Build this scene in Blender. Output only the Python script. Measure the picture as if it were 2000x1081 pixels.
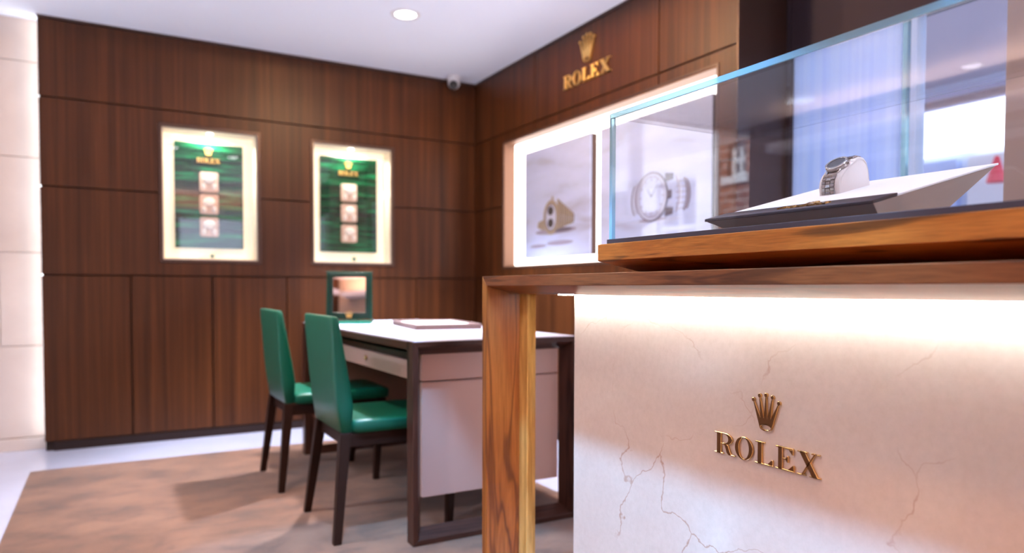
import bpy, bmesh, math, random
from mathutils import Vector, Matrix
random.seed(7)
for o in list(bpy.data.objects): bpy.data.objects.remove(o)
S = bpy.context.scene
C = S.collection
PI = math.pi

# ------------------------------------------------------------------ camera
cam_d = bpy.data.cameras.new('camera'); cam = bpy.data.objects.new('camera', cam_d); C.objects.link(cam)
FPX, CY = 1386.3, 607.95
cam_d.sensor_width = 36.0; cam_d.lens = FPX / 2000 * 36
cam_d.shift_y = (CY - 540.5) / 2000
cam_d.clip_start = 0.02
cam_d.dof.use_dof = True; cam_d.dof.focus_distance = 1.50; cam_d.dof.aperture_fstop = 2.1
r_ = Vector((0.86967, -0.49363, 0.00218)).normalized()
f_ = Vector((0.49344, 0.86921, -0.03156)).normalized()
u_ = r_.cross(f_).normalized()
cam.matrix_world = Matrix(((r_.x, u_.x, -f_.x, 0), (r_.y, u_.y, -f_.y, 0), (r_.z, u_.z, -f_.z, .95), (0, 0, 0, 1)))
S.camera = cam

# ------------------------------------------------------------------ world, big lights, exposure
w = bpy.data.worlds.new('world'); S.world = w; w.use_nodes = True
bg = w.node_tree.nodes['Background']
bg.inputs[0].default_value = (0.66, 0.74, 1.0, 1); bg.inputs[1].default_value = 2.8
S.view_settings.view_transform = 'Standard'; S.view_settings.look = 'None'
S.view_settings.gamma = 1; S.view_settings.use_curve_mapping = False
S.view_settings.exposure = 0.14

def area(name, loc, rot, sx, sy, power, col):
    l = bpy.data.lights.new(name, 'AREA'); l.shape = 'RECTANGLE'; l.size = sx; l.size_y = sy
    l.energy = power; l.color = col
    o = bpy.data.objects.new(name, l); C.objects.link(o); o.location = loc; o.rotation_euler = rot
    return o
# daylight entering through the shop window behind the camera
area('rear_window_daylight', (1.5, -2.96, 1.5), (PI/2, 0, 0), .95, 1.15, 5, (0.72, 0.80, 1.0))
# afternoon sun on the house fronts across the street (it cannot reach into the room)
sun = bpy.data.lights.new('sun', 'SUN'); sun.energy = 22; sun.color = (1.0, .97, .94); sun.angle = math.radians(.6)
sun_o = bpy.data.objects.new('sun', sun); C.objects.link(sun_o); sun_o.rotation_euler = (0, math.radians(-55), 0)
# added lights in made-up cove troughs (built below) that brighten the ceiling
area('cove_light_side', (-3.02, 0.9, 2.24), (PI, 0, 0), .10, 6.6, 55, (1.0, 0.60, 0.40))
area('cove_light_rear', (-.4, -2.82, 2.24), (PI, 0, 0), 5.2, .10, 36, (1.0, 0.56, 0.38))

# ------------------------------------------------------------------ helpers
def tag(o, label=None, cat=None, group=None, kind=None):
    if label: o['label'] = label
    if cat: o['category'] = cat
    if group: o['group'] = group
    if kind: o['kind'] = kind
    return o
def empty(name, loc, label, cat, group=None, rz=0):
    o = bpy.data.objects.new(name, None); C.objects.link(o); o.location = loc; o.rotation_euler.z = rz
    o.empty_display_size = .05
    return tag(o, label, cat, group)

class MB:
    def __init__(s): s.v = []; s.f = []
    def add(s, vs, fs):
        n = len(s.v); s.v += [tuple(q) for q in vs]; s.f += [tuple(i + n for i in q) for q in fs]; return s
    def box(s, x0, x1, y0, y1, z0, z1):
        v = [(x, y, z) for z in (z0, z1) for y in (y0, y1) for x in (x0, x1)]
        return s.add(v, [(0, 2, 3, 1), (4, 5, 7, 6), (0, 1, 5, 4), (2, 6, 7, 3), (0, 4, 6, 2), (1, 3, 7, 5)])
    def hexa(s, p):   # 8 points, bottom 4 (ccw) then top 4
        return s.add(p, [(3, 2, 1, 0), (4, 5, 6, 7), (0, 1, 5, 4), (1, 2, 6, 5), (2, 3, 7, 6), (3, 0, 4, 7)])
    def loft(s, rings, cap=True):
        n = len(rings[0]); vs = [p for r in rings for p in r]; fs = []
        for k in range(len(rings) - 1):
            for i in range(n):
                j = (i + 1) % n
                fs.append((k*n + i, k*n + j, (k+1)*n + j, (k+1)*n + i))
        if cap: fs += [tuple(range(n))[::-1], tuple((len(rings)-1)*n + i for i in range(n))]
        return s.add(vs, fs)
    def prism(s, poly, m, a, b):      # poly in (u,v); m(u,v,n) -> xyz; extruded n from a to b
        n = len(poly)
        vs = [m(u, v, a) for u, v in poly] + [m(u, v, b) for u, v in poly]
        fs = [tuple(range(n)), tuple(range(2*n - 1, n - 1, -1))]
        fs += [(i, i + n, (i + 1) % n + n, (i + 1) % n) for i in range(n)]
        return s.add(vs, fs)
    def strip(s, out, inn, m, a, b, closed=True):   # band between two polylines, extruded
        n = len(out); k = n if closed else n - 1
        vs = [m(u, v, a) for u, v in out] + [m(u, v, a) for u, v in inn] + [m(u, v, b) for u, v in out] + [m(u, v, b) for u, v in inn]
        fs = []
        for i in range(k):
            j = (i + 1) % n
            fs += [(i, j, n + j, n + i), (2*n + j, 2*n + i, 3*n + i, 3*n + j), (i, 2*n + i, 2*n + j, j), (n + i, n + j, 3*n + j, 3*n + i)]
        if not closed:
            fs += [(0, n, 3*n, 2*n), (n - 1, 3*n - 1, 4*n - 1, 2*n - 1)]
        return s.add(vs, fs)
    def lathe(s, prof, c, m=lambda x, y, z: (x, y, z), n=32, cap=True):
        rings = [[m(c[0] + r*math.cos(2*PI*i/n), c[1] + r*math.sin(2*PI*i/n), c[2] + z) for i in range(n)] for r, z in prof]
        return s.loft(rings, cap)
    def build(s, name, mat, parent=None, smooth=False, bevel=0, seg=2, fix=True):
        me = bpy.data.meshes.new(name); me.from_pydata(s.v, [], s.f); me.update()
        if fix:
            bm = bmesh.new(); bm.from_mesh(me); bmesh.ops.recalc_face_normals(bm, faces=bm.faces); bm.to_mesh(me); bm.free()
        if smooth:
            me.shade_smooth() if hasattr(me, 'shade_smooth') else None
            for p in me.polygons: p.use_smooth = True
        if mat: me.materials.append(mat)
        o = bpy.data.objects.new(name, me); C.objects.link(o)
        if parent: o.parent = parent
        if bevel:
            b = o.modifiers.new('bevel', 'BEVEL'); b.width = bevel; b.segments = seg; b.limit_method = 'ANGLE'; b.angle_limit = .6
            b.harden_normals = False
        return o
def world_child(o, parent):
    """parent keeping the world coordinates of the mesh (parent is an empty or mesh away from the origin)"""
    o.parent = parent
    o.matrix_parent_inverse = Matrix.Translation(parent.location).inverted() if parent.parent is None else Matrix.Identity(4)
    return o
def holed(mb, m, u0, u1, v0, v1, holes, a, b):
    us = sorted({u0, u1, *[h for q in holes for h in q[:2] if u0 < h < u1]})
    vs = sorted({v0, v1, *[h for q in holes for h in q[2:] if v0 < h < v1]})
    def solid(i, j):
        if i < 0 or j < 0 or i >= len(us) - 1 or j >= len(vs) - 1: return False
        cu, cv = (us[i] + us[i+1]) / 2, (vs[j] + vs[j+1]) / 2
        return not any(q[0] < cu < q[1] and q[2] < cv < q[3] for q in holes)
    V = {}; verts = []; F = []
    def vid(i, j, k):
        if (i, j, k) not in V:
            V[(i, j, k)] = len(verts); verts.append(m(us[i], vs[j], b if k else a))
        return V[(i, j, k)]
    for i in range(len(us) - 1):
        for j in range(len(vs) - 1):
            if not solid(i, j): continue
            F += [(vid(i, j, 0), vid(i+1, j, 0), vid(i+1, j+1, 0), vid(i, j+1, 0)), (vid(i, j+1, 1), vid(i+1, j+1, 1), vid(i+1, j, 1), vid(i, j, 1))]
            if not solid(i-1, j): F.append((vid(i, j, 0), vid(i, j+1, 0), vid(i, j+1, 1), vid(i, j, 1)))
            if not solid(i+1, j): F.append((vid(i+1, j, 0), vid(i+1, j, 1), vid(i+1, j+1, 1), vid(i+1, j+1, 0)))
            if not solid(i, j-1): F.append((vid(i, j, 0), vid(i, j, 1), vid(i+1, j, 1), vid(i+1, j, 0)))
            if not solid(i, j+1): F.append((vid(i, j+1, 0), vid(i+1, j+1, 0), vid(i+1, j+1, 1), vid(i, j+1, 1)))
    return mb.add(verts, F)
mA = lambda u, v, n: (u, n, v)      # wall facing -Y : u = X, v = Z, n = Y
mB = lambda u, v, n: (n, u, v)      # wall facing -X : u = Y, v = Z, n = X
mBr = lambda u, v, n: (n, -u, v)    # same, reading direction towards -Y
mF = lambda u, v, n: (u, v, n)
def rrect(u0, u1, v0, v1, r, n=5):
    p = []
    for cu, cv, a0 in ((u1 - r, v1 - r, 0), (u0 + r, v1 - r, PI/2), (u0 + r, v0 + r, PI), (u1 - r, v0 + r, 1.5*PI)):
        p += [(cu + r*math.cos(a0 + k*PI/2/n), cv + r*math.sin(a0 + k*PI/2/n)) for k in range(n + 1)]
    return p
def ell(cu, cv, ru, rv, n=32, a0=0, a1=2*PI, closed=True):
    k = n if closed else n - 1
    return [(cu + ru*math.cos(a0 + (a1 - a0)*i/k), cv + rv*math.sin(a0 + (a1 - a0)*i/k)) for i in range(n)]

# ------------------------------------------------------------------ materials
def mat(name, col=(.8, .8, .8), rough=.5, metal=0, emit=None, es=0, spec=.5, coat=0, sheen=0, trans=0, ior=1.45):
    m = bpy.data.materials.new(name); m.use_nodes = True
    b = m.node_tree.nodes['Principled BSDF']
    b.inputs['Base Color'].default_value = (*col, 1); b.inputs['Roughness'].default_value = rough
    b.inputs['Metallic'].default_value = metal; b.inputs['Specular IOR Level'].default_value = spec
    b.inputs['Coat Weight'].default_value = coat; b.inputs['Sheen Weight'].default_value = sheen
    b.inputs['Transmission Weight'].default_value = trans; b.inputs['IOR'].default_value = ior
    if emit: b.inputs['Emission Color'].default_value = (*emit, 1); b.inputs['Emission Strength'].default_value = es
    return m
class N:
    def __init__(s, m): s.t = m.node_tree; s.b = s.t.nodes['Principled BSDF']
    def n(s, typ, **kw):
        x = s.t.nodes.new(typ)
        for k, v in kw.items(): setattr(x, k, v)
        return x
    def l(s, a, b): s.t.links.new(a, b)
    def coord(s, scale=(1, 1, 1), rot=(0, 0, 0), src='Object'):
        tc = s.n('ShaderNodeTexCoord'); mp = s.n('ShaderNodeMapping')
        mp.inputs['Scale'].default_value = scale; mp.inputs['Rotation'].default_value = rot
        s.l(tc.outputs[src], mp.inputs['Vector']); return mp.outputs['Vector']
    def noise(s, vec, scale=5, detail=4, rough=.5, dist=0):
        x = s.n('ShaderNodeTexNoise'); x.inputs['Scale'].default_value = scale; x.inputs['Detail'].default_value = detail
        x.inputs['Roughness'].default_value = rough; x.inputs['Distortion'].default_value = dist
        s.l(vec, x.inputs['Vector']); return x.outputs['Fac']
    def ramp(s, fac, stops):
        x = s.n('ShaderNodeValToRGB'); e = x.color_ramp.elements
        while len(e) < len(stops): e.new(.5)
        for k, (p, c) in enumerate(stops): e[k].position = p; e[k].color = (*c, 1) if len(c) == 3 else c
        s.l(fac, x.inputs['Fac']); return x.outputs['Color']
    def mix(s, fac, a, b, mode='MIX'):
        x = s.n('ShaderNodeMix'); x.data_type = 'RGBA'; x.blend_type = mode
        for v, i in ((fac, x.inputs['Factor']), (a, x.inputs['A']), (b, x.inputs['B'])):
            if hasattr(v, 'is_linked'): s.l(v, i)
            elif isinstance(v, (int, float)): i.default_value = v
            else: i.default_value = (*v, 1)
        return x.outputs['Result']
    def bump(s, h, strength=.2, dist=.01):
        x = s.n('ShaderNodeBump'); x.inputs['Strength'].default_value = strength; x.inputs['Distance'].default_value = dist
        s.l(h, x.inputs['Height']); s.l(x.outputs['Normal'], s.b.inputs['Normal'])
    def base(s, c): s.l(c, s.b.inputs['Base Color'])

def veneer():
    """vertically striped walnut wall veneer"""
    m = mat('walnut_veneer', rough=.42, spec=.28); k = N(m)
    tc = k.n('ShaderNodeTexCoord'); sx = k.n('ShaderNodeSeparateXYZ'); k.l(tc.outputs['Object'], sx.inputs[0])
    ad = k.n('ShaderNodeMath', operation='ADD'); k.l(sx.outputs['X'], ad.inputs[0]); k.l(sx.outputs['Y'], ad.inputs[1])
    cb = k.n('ShaderNodeCombineXYZ'); k.l(ad.outputs[0], cb.inputs['X']); k.l(sx.outputs['Z'], cb.inputs['Z'])
    def v(sc):
        mp = k.n('ShaderNodeMapping'); mp.inputs['Scale'].default_value = sc; k.l(cb.outputs[0], mp.inputs['Vector']); return mp.outputs['Vector']
    a = k.noise(v((26, 1, .35)), 1.0, 3, .6)
    b = k.noise(v((110, 1, 1.2)), 1.0, 4, .65)
    c = k.noise(v((7, 1, .5)), 1.0, 2, .5, .6)
    ca = k.ramp(a, [(.30, (.037, .0105, .0027)), (.5, (.067, .020, .0052)), (.72, (.102, .032, .0083))])
    cbb = k.ramp(b, [(.3, (.62, .60, .58)), (.7, (1.16, 1.15, 1.13))])
    cc = k.ramp(c, [(.3, (.78, .76, .74)), (.7, (1.14, 1.14, 1.14))])
    k.base(k.mix(1, k.mix(1, ca, cbb, 'MULTIPLY'), cc, 'MULTIPLY'))
    k.bump(b, .08, .002)
    return m
def solid_wood(name, axis, c0, c1, c2, sc=1, rough=.38, waves=15, dist=.7):
    m = mat(name, rough=rough, spec=.28); k = N(m)
    s1 = [14*sc]*3; s1[axis] = 1.3*sc
    s2 = [220*sc]*3; s2[axis] = 9*sc
    v1 = k.coord(tuple(s1)); v2 = k.coord(tuple(s2))
    a = k.noise(v1, 1.0, 2.5, .45, dist)
    wv = k.n('ShaderNodeMath', operation='MULTIPLY'); k.l(a, wv.inputs[0]); wv.inputs[1].default_value = waves
    sn = k.n('ShaderNodeMath', operation='SINE'); k.l(wv.outputs[0], sn.inputs[0])
    mp = k.n('ShaderNodeMapRange'); mp.inputs[1].default_value = -1; mp.inputs[2].default_value = 1; k.l(sn.outputs[0], mp.inputs[0])
    b = k.noise(v2, 1.0, 3, .6)
    ca = k.ramp(mp.outputs[0], [(.0, c0), (.12, c1), (.55, c2), (1, c1)])
    cb = k.ramp(b, [(.3, (.72, .70, .68)), (.62, (1.08, 1.08, 1.08))])
    k.base(k.mix(1, ca, cb, 'MULTIPLY'))
    k.bump(b, .12, .001)
    return m
def marble():
    m = mat('cream_marble', rough=.22, spec=.45); k = N(m)
    v = k.coord((1, 1, 1))
    cl = k.noise(v, 3.5, 5, .6, .4)
    sp = k.noise(v, 60, 3, .7)
    base = k.mix(k.ramp(cl, [(.3, (0, 0, 0)), (.7, (1, 1, 1))]), (.57, .42, .335), (.63, .495, .40))
    base = k.mix(1, base, k.ramp(sp, [(.25, (.95, .94, .93)), (.5, (1, 1, 1)), (.8, (1.06, 1.06, 1.06))]), 'MULTIPLY')
    # hairline veins: edges of a warped cell pattern, broken up by noise
    nz = k.n('ShaderNodeTexNoise'); nz.inputs['Scale'].default_value = 5; nz.inputs['Detail'].default_value = 5; k.l(v, nz.inputs['Vector'])
    sub = k.n('ShaderNodeVectorMath', operation='MULTIPLY_ADD'); k.l(nz.outputs['Color'], sub.inputs[0]); sub.inputs[1].default_value = (.22, .22, .22); k.l(v, sub.inputs[2])
    vo = k.n('ShaderNodeTexVoronoi', feature='DISTANCE_TO_EDGE'); vo.inputs['Scale'].default_value = 3.1; k.l(sub.outputs[0], vo.inputs['Vector'])
    line = k.ramp(vo.outputs['Distance'], [(0, (1, 1, 1)), (.007, (0, 0, 0))])
    brk = k.ramp(k.noise(v, 4.2, 2, .5), [(.47, (0, 0, 0)), (.60, (1, 1, 1))])
    vein = k.mix(1, line, brk, 'MULTIPLY')
    k.base(k.mix(vein, base, (.42, .23, .15)))
    return m
def carpet_mat():
    m = mat('carpet_pile', rough=.95, spec=.1, sheen=.4); k = N(m)
    v = k.coord((1, 1, 1))
    a = k.noise(k.coord((1.3, 2.2, 1)), 2.2, 4, .55, .3); b = k.noise(k.coord((1.0, 1.35, 1)), 8, 4, .6, .4); c = k.noise(v, 260, 2, .6)
    ca = k.ramp(a, [(.32, (.100, .038, .014)), (.5, (.172, .070, .031)), (.7, (.21, .091, .044))])
    k.base(k.mix(1, k.mix(1, ca, k.ramp(b, [(.34, (.62, .56, .52)), (.5, (.95, .94, .93)), (.7, (1.12, 1.12, 1.12))]), 'MULTIPLY'), k.ramp(c, [(.3, (.85, .85, .85)), (.7, (1.1, 1.1, 1.1))]), 'MULTIPLY'))
    k.bump(c, .5, .004)
    return m
def green_stripes():
    m = mat('green_striped_print', rough=.18, spec=.5); k = N(m)
    a = k.noise(k.coord((2.2, 1, 30)), 1.3, 3, .6, .5); b = k.noise(k.coord((1, 1, 6)), 1.2, 2, .5)
    ca = k.ramp(a, [(.36, (.0015, .009, .004)), (.54, (.003, .050, .020)), (.76, (.008, .26, .10))])
    k.base(k.mix(1, ca, k.ramp(b, [(.3, (.45, .45, .45)), (.7, (1.3, 1.3, 1.3))]), 'MULTIPLY'))
    return m
def thin_glass(name, tint=(1, 1, 1), boost=1.0):
    m = bpy.data.materials.new(name); m.use_nodes = True; t = m.node_tree
    for n in list(t.nodes): t.nodes.remove(n)
    out = t.nodes.new('ShaderNodeOutputMaterial'); mx = t.nodes.new('ShaderNodeMixShader')
    tr = t.nodes.new('ShaderNodeBsdfTransparent'); gl = t.nodes.new('ShaderNodeBsdfGlossy'); fr = t.nodes.new('ShaderNodeFresnel')
    tr.inputs[0].default_value = (*tint, 1); gl.inputs['Roughness'].default_value = 0.0
    ge = t.nodes.new('ShaderNodeNewGeometry'); mr_ = t.nodes.new('ShaderNodeMapRange')   # same glass index on both faces of a thin pane
    mr_.inputs[3].default_value = 1.5; mr_.inputs[4].default_value = 1/1.5
    t.links.new(ge.outputs['Backfacing'], mr_.inputs[0]); t.links.new(mr_.outputs[0], fr.inputs[0])
    mu = t.nodes.new('ShaderNodeMath'); mu.operation = 'MULTIPLY'; mu.inputs[1].default_value = boost; mu.use_clamp = True
    t.links.new(fr.outputs[0], mu.inputs[0]); t.links.new(mu.outputs[0], mx.inputs[0])
    t.links.new(tr.outputs[0], mx.inputs[1]); t.links.new(gl.outputs[0], mx.inputs[2]); t.links.new(mx.outputs[0], out.inputs[0])
    return m
def frosted():
    m = mat('frosted_film', (.50, .55, .90), rough=.3); k = N(m); t = m.node_tree
    a = k.noise(k.coord((1, 26, .3)), 1.0, 3, .6)
    col = k.ramp(a, [(.3, (.58, .70, .98)), (.5, (.72, .82, 1.0)), (.7, (.86, .92, 1.0))])
    k.base(col)
    tl = k.n('ShaderNodeBsdfTranslucent'); k.l(col, tl.inputs[0])
    mx = k.n('ShaderNodeMixShader'); mx.inputs[0].default_value = .75
    out = t.nodes['Material Output']
    k.l(k.b.outputs[0], mx.inputs[1]); k.l(tl.outputs[0], mx.inputs[2]); k.l(mx.outputs[0], out.inputs[0])
    return m
def stone_mat():
    m = mat('limestone', rough=.5); k = N(m); v = k.coord((1, 1, 1))
    k.base(k.ramp(k.noise(v, 2.5, 5, .6, .5), [(.3, (.51, .40, .345)), (.7, (.59, .48, .42))])); return m
def floor_mat():
    m = mat('pale_floor_tile', rough=.16, spec=.5); k = N(m); v = k.coord((1, 1, 1))
    k.base(k.ramp(k.noise(v, 1.8, 5, .6), [(.3, (.41, .41, .50)), (.7, (.47, .47, .57))])); return m
def brick_mat():
    m = mat('red_brick', rough=.9); k = N(m)
    tc = k.n('ShaderNodeTexCoord'); sx = k.n('ShaderNodeSeparateXYZ'); k.l(tc.outputs['Object'], sx.inputs[0])
    cb = k.n('ShaderNodeCombineXYZ'); k.l(sx.outputs['Y'], cb.inputs['X']); k.l(sx.outputs['Z'], cb.inputs['Y'])
    b = k.n('ShaderNodeTexBrick'); b.inputs['Scale'].default_value = 2.0; b.inputs['Mortar Size'].default_value = .02
    b.inputs['Color1'].default_value = (.30, .11, .08, 1); b.inputs['Color2'].default_value = (.22, .08, .06, 1); b.inputs['Mortar'].default_value = (.55, .45, .42, 1)
    k.l(cb.outputs[0], b.inputs['Vector']); k.base(b.outputs['Color']); return m
M = dict(
    veneer=veneer(), marble=marble(), carpet=carpet_mat(), green=green_stripes(), stone=stone_mat(), floor=floor_mat(), brick=brick_mat(), frosted=frosted(),
    slabw=solid_wood('walnut_plinth', 1, (.11, .023, .003), (.335, .069, .0075), (.395, .088, .0105), 1.9, waves=13),
    beam=solid_wood('walnut_along_counter', 1, (.085, .019, .0045), (.16, .037, .0085), (.19, .046, .011), 1.6, waves=12),
    post=solid_wood('walnut_upright', 2, (.15, .036, .005), (.285, .074, .0105), (.34, .096, .0145), .85, waves=22),
    deskw_z=solid_wood('dark_walnut_upright', 2, (.026, .008, .005), (.052, .018, .011), (.072, .026, .016), 1.2),
    deskw_x=solid_wood('dark_walnut_across', 0, (.026, .008, .005), (.052, .018, .011), (.072, .026, .016), 1.2),
    chairw=mat('dark_stained_beech', (.022, .008, .005), .45, spec=.15),
    ceiling=mat('matt_white_ceiling', (.87, .89, .99), .9),
    groove=mat('dark_groove', (.022, .010, .006), .8),
    bronze=mat('bronze_trim', (.075, .040, .030), .35, .4),
    base_dark=mat('dark_skirting', (.022, .012, .011), .5, spec=.2),
    taupe=mat('taupe_plaster', (.42, .31, .28), .6),
    beige=mat('warm_beige_paint', (.62, .48, .38), .8),
    ivory=mat('ivory_lacquer', (.88, .80, .66), .5),
    white_lac=mat('pale_greige_lacquer', (.54, .32, .255), .35),
    desk_white=mat('white_leather_top', (.60, .64, .80), .4),
    leather=mat('emerald_leather', (.003, .100, .056), .36, spec=.38),
    gold=mat('polished_gold', (.78, .50, .20), .22, 1),
    gold_soft=mat('satin_gold', (.80, .52, .18), .40, 1),
    steel=mat('polished_steel', (.62, .58, .56), .16, 1),
    steel_b=mat('brushed_steel', (.36, .30, .28), .28, 1),
    dial=mat('white_dial', (.85, .85, .87), .25),
    cream=mat('cream_suede', (.84, .77, .75), .8, sheen=.3),
    white_suede=mat('white_suede', (.88, .86, .86), .8),
    stand_side=mat('greige_suede', (.34, .26, .22), .8),
    brown_leather=mat('brown_leather', (.050, .024, .020), .5, spec=.2),
    black=mat('black_plastic', (.012, .012, .014), .35),
    white_pl=mat('white_plastic', (.80, .77, .78), .4),
    frame_green=mat('dark_green_lacquer', (.003, .022, .016), .25),
    frame_green2=mat('emerald_lacquer', (.004, .16, .10), .25),
    mirror=mat('mirror_silver', (.80, .78, .79), .02, 1),
    tray_edge=mat('mauve_brown_leather', (.20, .12, .11), .5),
    glass=thin_glass('clear_glass'), glass2=thin_glass('pane_glass', (.97, .985, 1.0), 1.0),
    glass_edge=mat('blue_glass_edge', (.40, .66, .74), .05, trans=.55, spec=.8),
    led=mat('led_white', (1, 1, 1), .5, emit=(.84, .94, 1.0), es=135),
    led_soft=mat('led_soft', (1, 1, 1), .5, emit=(.92, .96, 1.0), es=5),
    opal=mat('opal_backlight', (.92, .86, .74), .5, emit=(1.0, .88, .68), es=.5),
    opal2=mat('opal_backlight_white', (1, 1, 1), .5, emit=(1.0, .94, .90), es=4.4),
    lamp=mat('lamp_lens', (1, 1, 1), .5, emit=(1, .98, 1.0), es=12),
    plate=mat('pearl_tray', (.66, .50, .42), .5), plate_w=mat('white_cushion', (.96, .93, .90), .6),
    pave=mat('pavement', (.42, .42, .46), .9), facade=mat('white_stucco', (.80, .80, .84), .9), dk_win=mat('dark_window', (.06, .07, .10), .1),
    soffit=mat('mauve_soffit', (.40, .34, .46), .8), canopy=mat('pale_blue_canopy', (.52, .62, .92), .6), canopy_d=mat('slate_beam', (.10, .11, .20), .6),
    shop=mat('pale_shop_front', (.70, .78, .95), .6), red=mat('red_sign', (.75, .08, .10), .6),
    sign=mat('backlit_white_sign', (1, 1, 1), .5, emit=(1, 1, 1), es=1.6),
    header=mat('purple_brown_panel', (.050, .036, .042), .7, spec=.1), bronze_face=mat('dark_bronze_face', (.15, .058, .018), .30, .85), puck=mat('puck_lens', (1, 1, 1), .5, emit=(1, .95, .88), es=45),
    lining_wood=mat('lit_walnut_reveal', (.17, .078, .042), .5), steel_d=mat('dark_brushed_steel', (.27, .21, .19), .25, 1),
    pale_edge=solid_wood('pale_wood_edge', 2, (.50, .22, .05), (.66, .32, .085), (.74, .38, .11), 1.5, waves=8), green_dark=mat('deep_green_lacquer', (.002, .045, .028), .25),
    pic=None, ink=mat('print_grey', (.10, .085, .115), .6), ink2=mat('print_mauve', (.25, .225, .31), .6), ink3=mat('print_dark', (.035, .026, .024), .6), ink4=mat('print_champagne', (.27, .22, .17), .6), inkw=mat('print_pale', (.42, .45, .62), .6),
)
def pic_mat():
    m = mat('photo_print', rough=.45); k = N(m)
    a = k.noise(k.coord((1, 1.2, 5)), 1.6, 3, .55, .4)
    k.base(k.ramp(a, [(.28, (.33, .34, .48)), (.45, (.41, .47, .70)), (.7, (.47, .53, .80))])); return m
M['pic'] = pic_mat()

YA, XB, ZC = 4.868, 2.4375, 2.5
S1, S2, S3 = 2.042, 1.533, 1.0235

# ------------------------------------------------------------------ setting: floor, ceiling, walls
fl = tag(MB().box(-3.3, 2.85, -3.1, 5.2, -.1, 0).build('floor', M['floor']), 'pale polished floor around the brown carpet', kind='structure')
downs = [(1.48, 3.833), (.58, .95), (.58, 2.15), (-1.25, 3.6), (-1.25, 1.2), (.58, -.9), (1.20, 3.95 - .21)]
ce = tag(MB().box(-3.3, 2.85, -3.1, 5.2, ZC, ZC + .1).build('ceiling', M['ceiling']), 'smooth white ceiling with downlights', kind='structure')

niches = [(.294, .853, 1.127, 1.943), (1.216, 1.770, 1.127, 1.937)]
G = .004
# back wall: dark core with veneer panels hung on it
wb = MB(); holed(wb, mA, -.330, 2.60, 0, ZC, niches, YA + .03, YA + .115)
wall_back = tag(wb.build('wall_back', M['groove']), 'walnut panelled back wall with two lit display niches', kind='structure')
rows = [(.055, S3), (S3, S2), (S2, S1), (S1, ZC - .012)]
def panel(parent, m, u0, u1, v0, v1, holes, a, b):
    p = MB(); holed(p, m, u0 + G, u1 - G, v0 + G, v1 - G, [h for h in holes if h[0] < u1 and h[1] > u0 and h[2] < v1 and h[3] > v0], a, b)
    return p.build('panel', M['veneer'], parent, bevel=.0012, seg=1)
xs0 = [-.338, .116, .572, 1.034, 1.496, 1.958, XB]
for i in range(6): panel(wall_back, mA, xs0[i], xs0[i+1], .055, S3, [], YA, YA + .03)
fr = [(a - .02, b + .02, c - .02, d + .02) for a, b, c, d in niches]
for v0, v1 in rows[1:]: panel(wall_back, mA, -.338, XB, v0, v1, fr, YA, YA + .03)
bb = tag(MB().box(-.292, XB, YA + .004, YA + .03, 0, .052).build('baseboard_back', M['base_dark'], bevel=.003), 'dark recessed skirting below the walnut back wall', kind='structure')
tr = tag(MB().box(-.338, XB, YA - .004, YA + .03, ZC - .012, ZC).build('trim_1', M['bronze']), 'thin dark shadow line between back wall and ceiling', kind='structure')

# right wall with long picture recess
LB = (2.392, 4.42, 1.10, 1.975)
wr = MB(); holed(wr, mB, 2.281, YA + .03, 0, ZC, [LB], XB + .03, XB + .315)
wall_right = tag(wr.build('wall_right', M['groove']), 'walnut panelled right wall with long picture recess', kind='structure')
for v0, v1 in rows:
    ys = [2.275, 2.795, 4.0, YA]
    for i in range(3): panel(wall_right, mB, ys[i], ys[i+1], v0, v1, [(LB[0], LB[1], LB[2], LB[3])], XB, XB + .03)
MB().box(XB + .002, XB + .318, 2.272, 2.281, 0, ZC).build('end_panel', M['bronze'], wall_right)
MB().box(XB + .318, XB + .36, 2.250, 2.281, 0, ZC).build('end_post', M['header'], wall_right)
tag(MB().box(XB - .006, XB + .03, 2.275, YA, 0, .052).build('baseboard_right', M['base_dark']), 'dark skirting below the right wall', kind='structure')
tag(MB().box(XB - .004, XB + .03, 2.275, YA, ZC - .012, ZC).build('trim_2', M['bronze']), 'thin dark shadow line between right wall and ceiling', kind='structure')

# stone wall at the far left, tiles on a core
YS = YA + .118
wall_left = tag(MB().box(-3.3, -.2, YS + .022, YS + .12, 0, ZC).build('wall_left', M['stone']), 'pale stone tiled wall left of the walnut wall', kind='structure')
zr = [.075, .611, 1.154, 1.705, 2.255, ZC]
for r in range(5):
    off = -.545 if r % 2 else -.20
    x1 = -.20
    cuts = [-.20]
    c = -.545 if r in (1, 3) else -1.0
    while c > -3.3: cuts.append(c); c -= .9
    cuts.append(-3.3)
    for k in range(len(cuts) - 1):
        MB().box(cuts[k+1] + .0015, cuts[k] - .0015, YS, YS + .02, zr[r] + .0015, zr[r+1] - .0015).build('tile', M['stone'], wall_left, bevel=.002, seg=1)
tag(MB().box(-3.3, -.30, YS - .014, YS + .02, 0, .072).build('baseboard_left', M['stone'], bevel=.002), 'pale stone skirting under the tiled wall', kind='structure')
# walls behind and beside the camera: shop windows
wl = MB(); holed(wl, mB, -3.1, 5.2, 0, ZC, [], -3.3, -3.2)
tag(wl.build('wall_side', M['veneer']), 'plain walnut side wall left of the carpet', kind='structure')
wf = MB(); holed(wf, mA, -3.3, 2.85, 0, ZC, [(1.0, 2.0, .9, 2.1)], -3.1, -3.0)
tag(wf.build('wall_front', M['beige']), 'beige wall behind the viewer with a window', kind='structure')

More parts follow.
